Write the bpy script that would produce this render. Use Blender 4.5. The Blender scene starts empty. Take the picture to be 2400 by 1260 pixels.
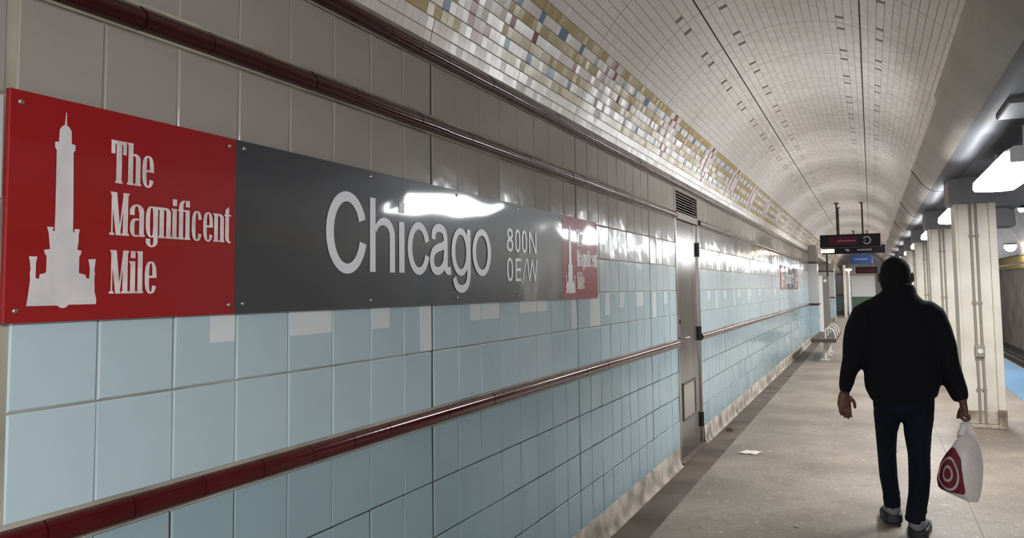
import bpy, bmesh, math, random
from mathutils import Vector, Matrix, noise

# ------------------------------------------------------------------ camera
sc = bpy.context.scene
COL = sc.collection
EYE = 1.49
def make_camera():
    f, cyp = 1877.7, 550.6
    yaw, pitch, roll = math.radians(24.046), math.radians(3.944), math.radians(-0.722)
    fw = Vector((-math.sin(yaw)*math.cos(pitch), math.cos(yaw)*math.cos(pitch), math.sin(pitch)))
    r = Vector((math.cos(yaw), math.sin(yaw), 0)); u = r.cross(fw)
    c, s = math.cos(roll), math.sin(roll)
    r2, u2 = r*c+u*s, u*c-r*s
    cam = bpy.data.cameras.new('camera'); ob = bpy.data.objects.new('camera', cam); COL.objects.link(ob)
    M = Matrix((r2, u2, -fw)).transposed().to_4x4(); M.translation = (0, 0, EYE); ob.matrix_world = M
    cam.sensor_fit = 'HORIZONTAL'; cam.sensor_width = 36; cam.lens = f/2400*36
    cam.shift_y = -(630-cyp)/2400
    cam.clip_start = .05; cam.clip_end = 300
    sc.camera = ob
make_camera()

# ------------------------------------------------------------------ light and exposure
vs = sc.view_settings
vs.view_transform = 'Standard'; vs.look = 'None'; vs.gamma = 1; vs.use_curve_mapping = False
vs.exposure = 1.03
LAMP = 28.0             # emission of the fluorescent diffusers
AMBER = 9.0
w = bpy.data.worlds.new('world'); sc.world = w; w.use_nodes = True
w.node_tree.nodes['Background'].inputs[0].default_value = (.9, .93, 1, 1)
w.node_tree.nodes['Background'].inputs[1].default_value = 1.1
sc.cycles.diffuse_bounces = 7; sc.cycles.max_bounces = 12; sc.cycles.glossy_bounces = 4
sc.cycles.sample_clamp_indirect = 6

# ------------------------------------------------------------------ helpers
def S(r, g, b):
    def f(c):
        c /= 255.
        return c/12.92 if c <= .04045 else ((c+.055)/1.055)**2.4
    return (f(r), f(g), f(b), 1)

MATS = {}
def mat(name, col, rough=.5, metal=0, var=None, vscale=4, vamt=.3, bump=0, bscale=20, bdist=.01, emit=None, spec=.5,
        coord='Object', trans=0, coat=0):
    if name in MATS: return MATS[name]
    m = bpy.data.materials.new(name); m.use_nodes = True; MATS[name] = m
    nt = m.node_tree; N = nt.nodes; L = nt.links; b = N['Principled BSDF']
    b.inputs['Base Color'].default_value = col; b.inputs['Roughness'].default_value = rough
    b.inputs['Metallic'].default_value = metal; b.inputs['Specular IOR Level'].default_value = spec
    if trans: b.inputs['Transmission Weight'].default_value = trans
    if coat: b.inputs['Coat Weight'].default_value = coat; b.inputs['Coat Roughness'].default_value = .05
    if emit:
        b.inputs['Emission Color'].default_value = emit[0]; b.inputs['Emission Strength'].default_value = emit[1]
    tc = None
    if var or bump:
        tc = N.new('ShaderNodeTexCoord')
    if var:
        n = N.new('ShaderNodeTexNoise'); n.inputs['Scale'].default_value = vscale; n.inputs['Detail'].default_value = 5
        L.new(tc.outputs[coord], n.inputs['Vector'])
        r = N.new('ShaderNodeMapRange'); r.inputs[1].default_value = .35; r.inputs[2].default_value = .7
        r.inputs[4].default_value = vamt; L.new(n.outputs[0], r.inputs[0])
        x = N.new('ShaderNodeMix'); x.data_type = 'RGBA'; x.inputs[6].default_value = col; x.inputs[7].default_value = var
        L.new(r.outputs[0], x.inputs[0]); L.new(x.outputs[2], b.inputs['Base Color'])
    if bump:
        n = N.new('ShaderNodeTexNoise'); n.inputs['Scale'].default_value = bscale; n.inputs['Detail'].default_value = 2
        L.new(tc.outputs[coord], n.inputs['Vector'])
        bp = N.new('ShaderNodeBump'); bp.inputs['Strength'].default_value = bump; bp.inputs['Distance'].default_value = bdist
        L.new(n.outputs[0], bp.inputs['Height']); L.new(bp.outputs[0], b.inputs['Normal'])
    return m

class MB:
    """collects faces, then becomes ONE mesh object"""
    def __init__(s): s.v = []; s.f = []; s.m = []; s.uv = []; s.mats = []; s.smooth = []
    def mi(s, m):
        if m not in s.mats: s.mats.append(m)
        return s.mats.index(m)
    def face(s, pts, m, uv=None, smooth=False):
        i = len(s.v); s.v += [tuple(p) for p in pts]; s.f.append(tuple(range(i, i+len(pts)))); s.m.append(s.mi(m))
        s.uv.append(uv or [(0, 0)]*len(pts)); s.smooth.append(smooth)
    def grid(s, rows, m, close=False, smooth=True, flip=False):
        """rows of equal length: shared vertices"""
        i = len(s.v); n = len(rows[0])
        for r in rows: s.v += [tuple(p) for p in r]
        for a in range(len(rows)-1):
            for b in range(n if close else n-1):
                c = (b+1) % n
                q = (i+a*n+b, i+a*n+c, i+(a+1)*n+c, i+(a+1)*n+b)
                s.f.append(q[::-1] if flip else q); s.m.append(s.mi(m)); s.uv.append([(0, 0)]*4); s.smooth.append(smooth)
        return i
    def box(s, x0, x1, y0, y1, z0, z1, m, bev=0):
        if bev:
            bm = bmesh.new(); bmesh.ops.create_cube(bm, size=1)
            for v in bm.verts: v.co = ((x0+x1)/2+v.co.x*(x1-x0), (y0+y1)/2+v.co.y*(y1-y0), (z0+z1)/2+v.co.z*(z1-z0))
            bmesh.ops.bevel(bm, geom=bm.edges[:], offset=bev, segments=2, affect='EDGES', profile=.5)
            for f in bm.faces: s.face([v.co for v in f.verts], m)
            bm.free(); return
        p = [(x0, y0, z0), (x1, y0, z0), (x1, y1, z0), (x0, y1, z0), (x0, y0, z1), (x1, y0, z1), (x1, y1, z1), (x0, y1, z1)]
        for q in ((3, 2, 1, 0), (4, 5, 6, 7), (0, 1, 5, 4), (1, 2, 6, 5), (2, 3, 7, 6), (3, 0, 4, 7)):
            s.face([p[k] for k in q], m)
    def tube(s, pts, rad, m, n=10, cap=True, flat=None):
        """round tube along a polyline; rad a number or one (a,b) per point"""
        P = [Vector(p) for p in pts]; rows = []; up = None
        for k, p in enumerate(P):
            t = (P[min(k+1, len(P)-1)]-P[max(k-1, 0)]).normalized()
            if up is None:
                up = Vector(flat) if flat else (Vector((0, 1, 0)) if abs(t.y) < .9 else Vector((1, 0, 0)))
            u = (up-t*up.dot(t)).normalized(); up = u; w_ = t.cross(u)
            r = rad[k] if isinstance(rad, (list, tuple)) else rad
            a, b = r if isinstance(r, (list, tuple)) else (r, r)
            rows.append([p+u*math.cos(2*math.pi*j/n)*b+w_*math.sin(2*math.pi*j/n)*a for j in range(n)])
        s.grid(rows, m, close=True)
        if cap:
            s.face(rows[0][::-1], m); s.face(rows[-1], m)
    def prism(s, prof, y0, y1, m, smooth=False, caps=True):
        """profile of (x,z) extruded along y"""
        s.grid([[(x, y0, z) for x, z in prof], [(x, y1, z) for x, z in prof]], m, smooth=smooth)
        if caps:
            s.face([(x, y0, z) for x, z in prof], m); s.face([(x, y1, z) for x, z in prof][::-1], m)
    def build(s, name, parent=None, loc=None, recalc=False, weld=False):
        me = bpy.data.meshes.new(name); me.from_pydata(s.v, [], s.f)
        for m in s.mats: me.materials.append(m)
        me.polygons.foreach_set('material_index', s.m); me.polygons.foreach_set('use_smooth', s.smooth)
        ul = me.uv_layers.new(name='UVMap'); fl = [c for u in s.uv for p in u for c in p]; ul.data.foreach_set('uv', fl)
        me.update()
        if recalc or weld:
            bm = bmesh.new(); bm.from_mesh(me)
            if weld: bmesh.ops.remove_doubles(bm, verts=bm.verts, dist=1e-4)
            bmesh.ops.recalc_face_normals(bm, faces=bm.faces); bm.to_mesh(me); bm.free()
        o = bpy.data.objects.new(name, me); COL.objects.link(o)
        if parent: o.parent = parent
        if loc: o.location = loc
        return o

def tag(o, label=None, cat=None, group=None, kind=None):
    if label: o['label'] = label
    if cat: o['category'] = cat
    if group: o['group'] = group
    if kind: o['kind'] = kind
    return o
def thing(name, label, cat, loc=(0, 0, 0), group=None, kind=None):
    o = bpy.data.objects.new(name, None); COL.objects.link(o); o.location = loc; o.empty_display_size = .1
    return tag(o, label, cat, group, kind)
def dup(root, loc, label):
    r = root.copy(); COL.objects.link(r); r.location = loc; r['label'] = label
    for ch in root.children:
        c = ch.copy(); COL.objects.link(c); c.parent = r
        for g in ch.children:
            d = g.copy(); COL.objects.link(d); d.parent = c
    return r

# ------------------------------------------------------------------ materials
def tile_mat(name, col, rough=.13, tilt=.0, coat=0):
    m = mat(name, col, rough, spec=.22, var=tuple(c*.86 for c in col[:3])+(1,), vscale=1.7, vamt=.6, bump=.2, bscale=6, bdist=.02)
    return m
CREAM = tile_mat('cream_tile', S(165, 158, 150)); PIECE = tile_mat('white_inlay', S(226, 231, 231)); WHITE = tile_mat('white_tile', S(200, 199, 197)); PALE = tile_mat('reflection_tinted_tile', S(200, 210, 214)); BLUE = tile_mat('blue_tile', S(187, 206, 212)); BLUE2 = tile_mat('shaded_blue_tile', S(152, 175, 181))  # BLUE2 puts the shade of the lower rows into the blue tile colour
GROUT = mat('grout', S(186, 178, 160), .9, var=S(110, 104, 92), vscale=3, vamt=.8)
GROUTD = mat('dark_joint', S(62, 62, 58), .9)
RAIL = mat('oxblood_glaze', S(84, 17, 22), .14, var=S(60, 9, 14), vscale=6, vamt=.7, bump=.1, bscale=9, bdist=.01)

def vault_mat(name, col, rough=.24, line=(.22, .2, .19, 1)):
    """2 inch glazed tile: one tile per UV unit, grout lines, tiny tilt from tile to tile"""
    m = bpy.data.materials.new(name); m.use_nodes = True; nt = m.node_tree; N = nt.nodes; L = nt.links; b = N['Principled BSDF']; b.inputs['Specular IOR Level'].default_value = .4
    uv = N.new('ShaderNodeUVMap'); sep = N.new('ShaderNodeSeparateXYZ'); L.new(uv.outputs[0], sep.inputs[0])
    def math_(op, a, c=None, v=None):
        n = N.new('ShaderNodeMath'); n.operation = op; L.new(a, n.inputs[0])
        if c is not None: L.new(c, n.inputs[1])
        if v is not None: n.inputs[1].default_value = v
        return n.outputs[0]
    ed = []
    for k, wd in ((0, .026), (1, .05)):
        fr = math_('FRACT', sep.outputs[k]); d = math_('ABSOLUTE', math_('SUBTRACT', fr, v=.5)); ed.append(math_('GREATER_THAN', d, v=.5-wd))
    g = math_('MAXIMUM', math_('MULTIPLY', ed[0], v=.7), ed[1])
    # movement joint across the vault every sixteen tiles
    j = math_('FRACT', math_('MULTIPLY', sep.outputs[0], v=1/16)); j = math_('GREATER_THAN', math_('ABSOLUTE', math_('SUBTRACT', j, v=.5)), v=.5-.0042)
    fl = N.new('ShaderNodeVectorMath'); fl.operation = 'FLOOR'; L.new(uv.outputs[0], fl.inputs[0])
    wn = N.new('ShaderNodeTexWhiteNoise'); wn.noise_dimensions = '2D'; L.new(fl.outputs[0], wn.inputs['Vector'])
    tc = N.new('ShaderNodeTexCoord'); ns = N.new('ShaderNodeTexNoise'); ns.inputs['Scale'].default_value = 1.1; ns.inputs['Detail'].default_value = 6
    L.new(tc.outputs['Object'], ns.inputs['Vector'])
    hsv = N.new('ShaderNodeHueSaturation'); hsv.inputs['Color'].default_value = col
    mr = N.new('ShaderNodeMapRange'); mr.inputs[3].default_value = .965; mr.inputs[4].default_value = 1.02; L.new(wn.outputs[0], mr.inputs[0]); L.new(mr.outputs[0], hsv.inputs['Value'])
    mx0 = N.new('ShaderNodeMix'); mx0.data_type = 'RGBA'; mx0.inputs[7].default_value = (col[0]*.72, col[1]*.68, col[2]*.6, 1)
    r2 = N.new('ShaderNodeMapRange'); r2.inputs[1].default_value = .42; r2.inputs[2].default_value = .75; r2.inputs[4].default_value = .45; L.new(ns.outputs[0], r2.inputs[0])
    L.new(r2.outputs[0], mx0.inputs[0]); L.new(hsv.outputs[0], mx0.inputs[6])
    mx = N.new('ShaderNodeMix'); mx.data_type = 'RGBA'; mx.inputs[7].default_value = line
    L.new(math_('MULTIPLY', g, v=.62), mx.inputs[0]); L.new(mx0.outputs[2], mx.inputs[6])
    mx2 = N.new('ShaderNodeMix'); mx2.data_type = 'RGBA'; mx2.inputs[7].default_value = (.09, .075, .065, 1)
    L.new(math_('MULTIPLY', j, v=.75), mx2.inputs[0]); L.new(mx.outputs[2], mx2.inputs[6])
    L.new(mx2.outputs[2], b.inputs['Base Color'])
    ro = N.new('ShaderNodeMix'); ro.inputs[2].default_value = rough; ro.inputs[3].default_value = .8; L.new(g, ro.inputs[0]); L.new(ro.outputs[0], b.inputs['Roughness'])
    # tilt of each tile
    fr = N.new('ShaderNodeVectorMath'); fr.operation = 'FRACTION'; L.new(uv.outputs[0], fr.inputs[0])
    sb = N.new('ShaderNodeVectorMath'); sb.operation = 'SUBTRACT'; sb.inputs[1].default_value = (.5, .5, .5); L.new(wn.outputs['Color'], sb.inputs[0])
    dt = N.new('ShaderNodeVectorMath'); dt.operation = 'DOT_PRODUCT'; L.new(fr.outputs[0], dt.inputs[0]); L.new(sb.outputs[0], dt.inputs[1])
    bp = N.new('ShaderNodeBump'); bp.inputs['Strength'].default_value = .7; bp.inputs['Distance'].default_value = .0055; L.new(dt.outputs['Value'], bp.inputs['Height'])
    L.new(bp.outputs[0], b.inputs['Normal'])
    MATS[name] = m
    return m
VW = vault_mat('vault_white', S(244, 236, 228)); VY = vault_mat('vault_mustard', S(188, 164, 96), .24); VR = vault_mat('vault_red', S(140, 46, 50), .27)
VT = vault_mat('vault_teal', S(70, 128, 140), .27); VB = vault_mat('vault_blue', S(92, 128, 168), .27); VD = vault_mat('vault_brown', S(92, 70, 64), .3)

VS = vault_mat('grey_vault', S(168, 158, 149), .35)  # greyer tile than the platform vault, for the vault over the track
def floor_mat():
    m = bpy.data.materials.new('terrazzo_floor'); m.use_nodes = True; nt = m.node_tree; N = nt.nodes; L = nt.links; b = N['Principled BSDF']
    tc = N.new('ShaderNodeTexCoord')
    def noise_(scale, detail, lo, hi, amt):
        n = N.new('ShaderNodeTexNoise'); n.inputs['Scale'].default_value = scale; n.inputs['Detail'].default_value = detail; L.new(tc.outputs['Object'], n.inputs[0])
        r = N.new('ShaderNodeMapRange'); r.inputs[1].default_value = lo; r.inputs[2].default_value = hi; r.inputs[4].default_value = amt; L.new(n.outputs[0], r.inputs[0]); return r.outputs[0]
    def mix(a, c, f):
        x = N.new('ShaderNodeMix'); x.data_type = 'RGBA'; L.new(f, x.inputs[0]); x.inputs[7].default_value = c
        if isinstance(a, tuple): x.inputs[6].default_value = a
        else: L.new(a, x.inputs[6])
        return x.outputs[2]
    c = mix(S(154, 140, 126), S(112, 99, 87), noise_(1.3, 6, .35, .7, .9))
    c = mix(c, S(206, 196, 184), noise_(38, 2, .62, .70, .6)); c = mix(c, S(92, 80, 72), noise_(46, 2, .63, .70, .6))
    c = mix(c, S(112, 98, 86), noise_(7, 4, .55, .7, .5)); c = mix(c, S(210, 200, 188), noise_(16, 3, .64, .72, .5))
    sep = N.new('ShaderNodeSeparateXYZ'); L.new(tc.outputs['Object'], sep.inputs[0])
    def line(o, pos, per, wd):
        n = N.new('ShaderNodeMath'); n.operation = 'SUBTRACT'; L.new(o, n.inputs[0]); n.inputs[1].default_value = pos; o = n.outputs[0]
        if per:
            n = N.new('ShaderNodeMath'); n.operation = 'WRAP'; L.new(o, n.inputs[0]); n.inputs[1].default_value = per/2; n.inputs[2].default_value = -per/2; o = n.outputs[0]
        n = N.new('ShaderNodeMath'); n.operation = 'ABSOLUTE'; L.new(o, n.inputs[0])
        q = N.new('ShaderNodeMath'); q.operation = 'LESS_THAN'; L.new(n.outputs[0], q.inputs[0]); q.inputs[1].default_value = wd; return q.outputs[0]
    c = mix(c, S(96, 84, 76), line(sep.outputs[0], .55, 0, .004)); c = mix(c, S(104, 92, 82), line(sep.outputs[1], .4, 4.13, .004))
    L.new(c, b.inputs['Base Color']); b.inputs['Roughness'].default_value = .45
    n = N.new('ShaderNodeTexNoise'); n.inputs['Scale'].default_value = 60; L.new(tc.outputs['Object'], n.inputs[0])
    bp = N.new('ShaderNodeBump'); bp.inputs['Strength'].default_value = .15; bp.inputs['Distance'].default_value = .004; L.new(n.outputs[0], bp.inputs['Height']); L.new(bp.outputs[0], b.inputs['Normal'])
    MATS['terrazzo_floor'] = m; return m
FLOOR = floor_mat()
GUTTER = mat('gutter_grime', S(112, 98, 86), .6, var=S(62, 50, 40), vscale=2.2, vamt=.9, bump=.2, bscale=30)
COVE = mat('peeling_plaster', S(190, 176, 162), .8, var=S(112, 104, 94), vscale=7, vamt=1., bump=.2, bscale=14)
STEEL = mat('stainless_steel', S(168, 162, 156), .22, 1, bump=.08, bscale=3, bdist=.02)
DARKM = mat('dark_metal', S(52, 50, 46), .4, .6)
COLP = mat('column_paint', S(228, 219, 204), .4, var=S(188, 176, 156), vscale=3, vamt=.5)
RUST = mat('rust_stain', S(196, 182, 164), .8, var=S(92, 68, 50), vscale=7, vamt=.85)
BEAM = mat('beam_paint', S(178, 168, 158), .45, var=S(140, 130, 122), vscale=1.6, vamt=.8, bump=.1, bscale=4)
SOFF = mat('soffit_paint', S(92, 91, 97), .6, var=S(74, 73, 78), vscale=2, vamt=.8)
CONC = mat('sooty_wall', S(132, 118, 106), .7, var=S(88, 76, 68), vscale=1.2, vamt=.9)
XB = mat('crossbeam_paint', S(120, 117, 119), .5, var=S(96, 94, 96), vscale=3)
BED = mat('track_bed', S(42, 38, 34), .9, var=S(26, 24, 22), vscale=6)
TACT = mat('blue_tactile', S(104, 140, 178), .5, var=S(96, 140, 156), vscale=2, vamt=.7)
LAMPM = mat('lamp_diffuser', S(240, 242, 245), .4, emit=((.93, .97, 1, 1), LAMP))
WHITEM = mat('white_enamel', S(225, 224, 220), .3)
BLACKM = mat('sign_black', S(24, 21, 27), .5, spec=.2)

# ------------------------------------------------------------------ the setting
T = .2065; Y0 = 1.015; WX = -1.524
K0, K1 = -34, 106
YA, YB = Y0+K0*T, 22.8
DY0, DY1, DTOP = 6.86, 7.88, 2.372
rnd = random.Random(4)
def wall_left():
    mb = MB()
    rows = [(2.158, 2.372, 'c'), (1.884, 2.092, 'c'), (1.6775, 1.884, 'w'), (1.471, 1.6775, 'l'), (1.2645, 1.471, 'p'), (1.050, 1.2645, 'b'),
            (.778, .986, 'd'), (.5715, .778, 'd'), (.365, .5715, 'd'), (.150, .365, 'd')]
    pieces = {2: [(.55, 1, .5)], 4: [(0, 1, .5)], 6: [(0, .55, .5)], 7: [(.55, 1, 0)], 9: [(.5, 1, .5)], 10: [(0, .9, .5)], 12: [(0, 1, .58)], 13: [(0, .7, .58)],
              15: [(.5, 1, 0)], 17: [(0, 1, 0)], 18: [(.5, 1, .3)], 20: [(0, .5, .5)], 22: [(0, 1, .5)], 24: [(.3, .8, 0)], 26: [(0, .6, .5)]}
    for k in range(K0, K1):
        g0 = .0085 if k % 8 == 0 else .0022; g1 = .0085 if (k+1) % 8 == 0 else .0022
        if k == 0: g0 = .012
        if k == -1: g1 = .012
        for z0, z1, kind in rows:
            y0, y1 = Y0+k*T+g0, Y0+(k+1)*T-g1
            if z0 < DTOP:
                if DY0 < y0 < DY1: y0 = DY1+.003
                if DY0 < y1 < DY1: y1 = DY0-.003
                if y1-y0 < .012: continue
            a, b = z0+.0022, z1-.0022
            x = WX; ty, tz = rnd.gauss(0, .0009), rnd.gauss(0, .0009); ch = .0035
            base = {'c': CREAM, 'w': WHITE, 'd': BLUE2, 'l': PALE}.get(kind, BLUE)  # PALE row has a bluish reflection put into the white tile colour
            def P(u, v, d=0):
                return (x+d+(u-.5)*ty*2+(v-.5)*tz*2, y0+(y1-y0)*u, a+(b-a)*v)
            cu, cv = ch/(y1-y0), ch/(b-a)
            q = [(cu, cv), (1-cu, cv), (1-cu, 1-cv), (cu, 1-cv)]; o = [(0, 0), (1, 0), (1, 1), (0, 1)]
            for i in range(4):
                jn = (i+1) % 4
                mb.face([P(*o[i], -.003), P(*o[jn], -.003), P(*q[jn]), P(*q[i])], base)
                mb.face([P(*o[i], -.012), P(*o[jn], -.012), P(*o[jn], -.003), P(*o[i], -.003)], base)
            cut = pieces.get(k, []) if kind == 'p' and k < 30 else ([(0, 1, .5)] if kind == 'p' and (k*7) % 5 == 0 else [(.5, 1, 0)] if kind == 'p' and k % 6 == 1 else [])
            if not cut:
                mb.face([P(*c) for c in q], base)
            else:
                u0, u1, v0 = cut[0]; u0, u1, v0 = max(u0, cu), min(u1, 1-cu), max(v0, cv)
                mb.face([P(u0, v0), P(u1, v0), P(u1, 1-cv), P(u0, 1-cv)], PIECE)
                if u0 > cu+1e-4: mb.face([P(cu, cv), P(u0, cv), P(u0, 1-cv), P(cu, 1-cv)], base)
                if u1 < 1-cu-1e-4: mb.face([P(u1, cv), P(1-cu, cv), P(1-cu, 1-cv), P(u1, 1-cv)], base)
                if v0 > cv+1e-4: mb.face([P(u0, cv), P(u1, cv), P(u1, v0), P(u0, v0)], base)
    # grout bed behind the tiles; dark at the movement joints
    for ya, yb in ((YA, DY0), (DY1, YB)):
        mb.face([(WX-.005, ya, 0), (WX-.005, yb, 0), (WX-.005, yb, 2.46), (WX-.005, ya, 2.46)], GROUT)
    mb.face([(WX-.005, DY0, DTOP), (WX-.005, DY1, DTOP), (WX-.005, DY1, 2.46), (WX-.005, DY0, 2.46)], GROUT)
    mb.box(WX-.25, WX-.12, YA, YB, -.05, 2.6, GROUT)
    for k in range(K0, K1):
        if k % 8 == 0 and k != 0:
            y = Y0+k*T
            mb.face([(WX-.0045, y-.005, .15), (WX-.0045, y+.005, .15), (WX-.0045, y+.005, 2.37), (WX-.0045, y-.005, 2.37)], GROUTD)
    # lower courses keep dark pointing
    for z in (.778, .5715, .365):
        for ya, yb in ((YA, DY0), (DY1, YB)):
            mb.face([(WX-.0044, ya, z-.003), (WX-.0044, yb, z-.003), (WX-.0044, yb, z+.003), (WX-.0044, ya, z+.003)], GROUTD)
    for k in range(K0, K1):
        y = Y0+k*T
        if not DY0-.02 < y < DY1+.02 and k % 8:
            mb.face([(WX-.0044, y-.003, .15), (WX-.0044, y+.003, .15), (WX-.0044, y+.003, .98), (WX-.0044, y-.003, .98)], GROUTD)
    # reveal of the doorway
    for y in (DY0, DY1):
        mb.face([(WX-.12, y, 0), (WX, y, 0), (WX, y, DTOP), (WX-.12, y, DTOP)], GROUT)
    return tag(mb.build('wall_left'), kind='structure')
wall_left()

RAILD = mat('shaded_oxblood_glaze', S(62, 16, 18), .16, var=S(44, 8, 11), vscale=6, vamt=.7, bump=.08, bscale=9, bdist=.01)  # darker copy of the rail glaze, shade of the upper rails in its colour
def rail(name, prof, cut_door, RM=None):
    RM = RM or RAIL
    """glazed moulding laid in tile-long pieces with a fine joint between them"""
    mb = MB(); off = .085; g = .0016
    k = K0
    while Y0+k*T+off < YB:
        y0, y1 = max(YA, Y0+k*T+off)+g, min(YB, Y0+(k+1)*T+off)-g; k += 1
        if cut_door:
            if y0 >= DY0 and y1 <= DY1: continue
            if y0 < DY0 < y1: y1 = DY0-.002
            elif y0 < DY1 < y1: y0 = DY1+.002
        j = rnd.gauss(0, .0006)
        mb.prism([(x+j if x > WX else x, z+j*.6) for x, z in prof], y0, y1, RM, smooth=True)
    z0, z1 = prof[0][1], prof[-1][1]
    for ya, yb in (((YA, DY0), (DY1, YB)) if cut_door else ((YA, YB),)):
        mb.box(WX-.006, WX+.004, ya, yb, z0-.006, z0+.004, GROUT); mb.box(WX-.006, WX+.004, ya, yb, z1-.004, z1+.008, GROUT)
        mb.box(WX-.006, WX+.003, ya, yb, z0, z1, GROUTD)
    return tag(mb.build(name), kind='structure')
def halfround(z0, z1, d):
    return [(WX+d*math.sin(math.pi*i/10)**.7 if 0 < i < 10 else WX, (z0+z1)/2-(z1-z0)/2*math.cos(math.pi*i/10)) for i in range(11)]
rail('trim_1', halfround(.992, 1.047, .024), True)
rail('trim_2', [(WX, 2.099), (WX+.012, 2.0995), (WX+.028, 2.106), (WX+.033, 2.118), (WX+.031, 2.132), (WX+.02, 2.146), (WX+.008, 2.1565), (WX, 2.158)], True, RAILD)
rail('trim_3', [(WX, 2.376), (WX+.012, 2.3765), (WX+.03, 2.384), (WX+.036, 2.398), (WX+.033, 2.416), (WX+.02, 2.433), (WX+.008, 2.4415), (WX, 2.444)], False, RAILD)

def baseboard():
    mb = MB()
    prof = [(WX, .158), (WX+.006, .152), (WX+.008, .06), (WX+.012, .03), (WX+.02, .008), (WX+.035, 0)]
    for ya, yb in ((YA, DY0-.03), (DY1+.02, YB)):
        n = int((yb-ya)/.06)
        rows = []
        for i in range(n+1):
            y = ya+(yb-ya)*i/n
            rows.append([(x+.0015*noise.noise((y*5, z*9, 3))*(z > .01), y, z*(1+.03*noise.noise((y*3, 1, 2)))) for x, z in prof])
        mb.grid(rows, COVE, flip=True)
    return tag(mb.build('baseboard_left', recalc=True), kind='structure')
baseboard()

def floor():
    mb = MB()
    def strip(x0, x1, z, m, ya=YA, yb=62):
        mb.face([(x0, ya, z), (x1, ya, z), (x1, yb, z), (x0, yb, z)], m)
    strip(-1.275, 1.72, 0, FLOOR); strip(2.36, 2.42, 0, FLOOR)
    strip(1.72, 2.36, -.001, FLOOR)
    strip(-2.9, -1.275, -.002, GUTTER, yb=23.0); strip(-2.9, -1.275, 0, FLOOR, ya=23.0)
    mb.face([(2.42, YA, -1.2), (2.42, 62, -1.2), (2.42, 62, 0), (2.42, YA, 0)], CONC)
    return tag(mb.build('floor'), kind='structure')
floor()

# -------- vault over the platform
VC = (-.40, 2.147); VRAD = 1.17; C = T/4
def vskew(s):
    pts = [(6, 0), (8.3, -.2), (14, -1.6), (23, -3.2), (28, -4.2), (34, -4.2), (41, -3), (45.5, -1), (57, 0)]
    for (a, p), (b, q) in zip(pts, pts[1:]):
        if s <= b: return p+(q-p)*max(0, s-a)/(b-a)
    return 0
def vpt(cell, s):
    a = math.pi-s*.0516/VRAD
    return (VC[0]+VRAD*math.cos(a), 2.667+(cell+vskew(s))*C, VC[1]+VRAD*math.sin(a))
def ceiling():
    mb = MB()
    B = [5.7]+[6.88+.96*k for k in range(9)]; B += [B[-1]+i for i in range(1, 43)]
    # B[0..1] first white row, B[1..2] second, then the seven rows of the band (index 2..8)
    LO, HI = -7*32, 35*32
    BAR = 4.7
    reds4 = [(7, 8), (12, 13), (23, 24), (28, 29)]
    acc = [(7, 8, VT), (12, 13, VB), (17, 19, VB), (23, 24, VT), (28, 29, VB)]
    for r in range(len(B)-1):
        s0, s1 = B[r], B[r+1]; v0 = r; segs = []
        for p in range(LO, HI, 32):
            b = p+BAR
            if 2 <= r <= 8:
                row = r-1; S_ = []
                if row in (1, 7):
                    S_ = [(0, 1, VW), (1, 3, VR), (3, 5, VW), (5, 31, VY), (31, 32, VW)]
                elif row in (2, 6):
                    S_ = [(0, 1, VR), (1, 3, VW), (3, 4, VR)]; e = 4
                    for a0, a1, m in acc: S_ += [(e, a0, VW), (a0, a1, m)]; e = a1
                    S_ += [(e, 32, VW)]
                elif row in (3, 5):
                    S_ = [(0, 1, VR), (1, 6, VW), (6, 30, VY), (30, 32, VW)]
                else:
                    S_ = [(0, 1, VR)]; e = 1
                    for a0, a1 in reds4: S_ += [(e, a0, VW), (a0, a1, VR)]; e = a1
                    S_ += [(e, 32, VW)]
                segs += [(b+x, b+y, m) for x, y, m in S_]
            elif r in (17, 22, 35, 40):
                for q in (0, 16):
                    c = p+q
                    segs += [(c, c+2, VW), (c+2, c+3, VD), (c+3, c+13, VW), (c+13, c+14, VD), (c+14, c+16, VW)]
            else:
                segs += [(p+q, p+q+8, VW) for q in (0, 8, 16, 24)]
        for c0, c1, m in segs:
            off = BAR-math.floor(BAR) if 2 <= r <= 8 else 0     # keep grout on whole tiles
            uv = [(c0-off, v0), (c1-off, v0), (c1-off, v0+1), (c0-off, v0+1)]
            mb.face([vpt(c0, s0), vpt(c1, s0), vpt(c1, s1), vpt(c0, s1)], m, uv)
    # two long open joints in the vault
    for s in (B[9]+11, B[9]+29):
        for p in range(LO, HI, 32):
            q = [vpt(p, s-.09), vpt(p+32, s-.09), vpt(p+32, s+.09), vpt(p, s+.09)]
            mb.face([((x-VC[0])*.998+VC[0], y, (z-VC[1])*.998+VC[1]) for x, y, z in q], GROUTD)
    o = mb.build('ceiling', weld=False); tag(o, kind='structure'); return o
ceiling()

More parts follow.
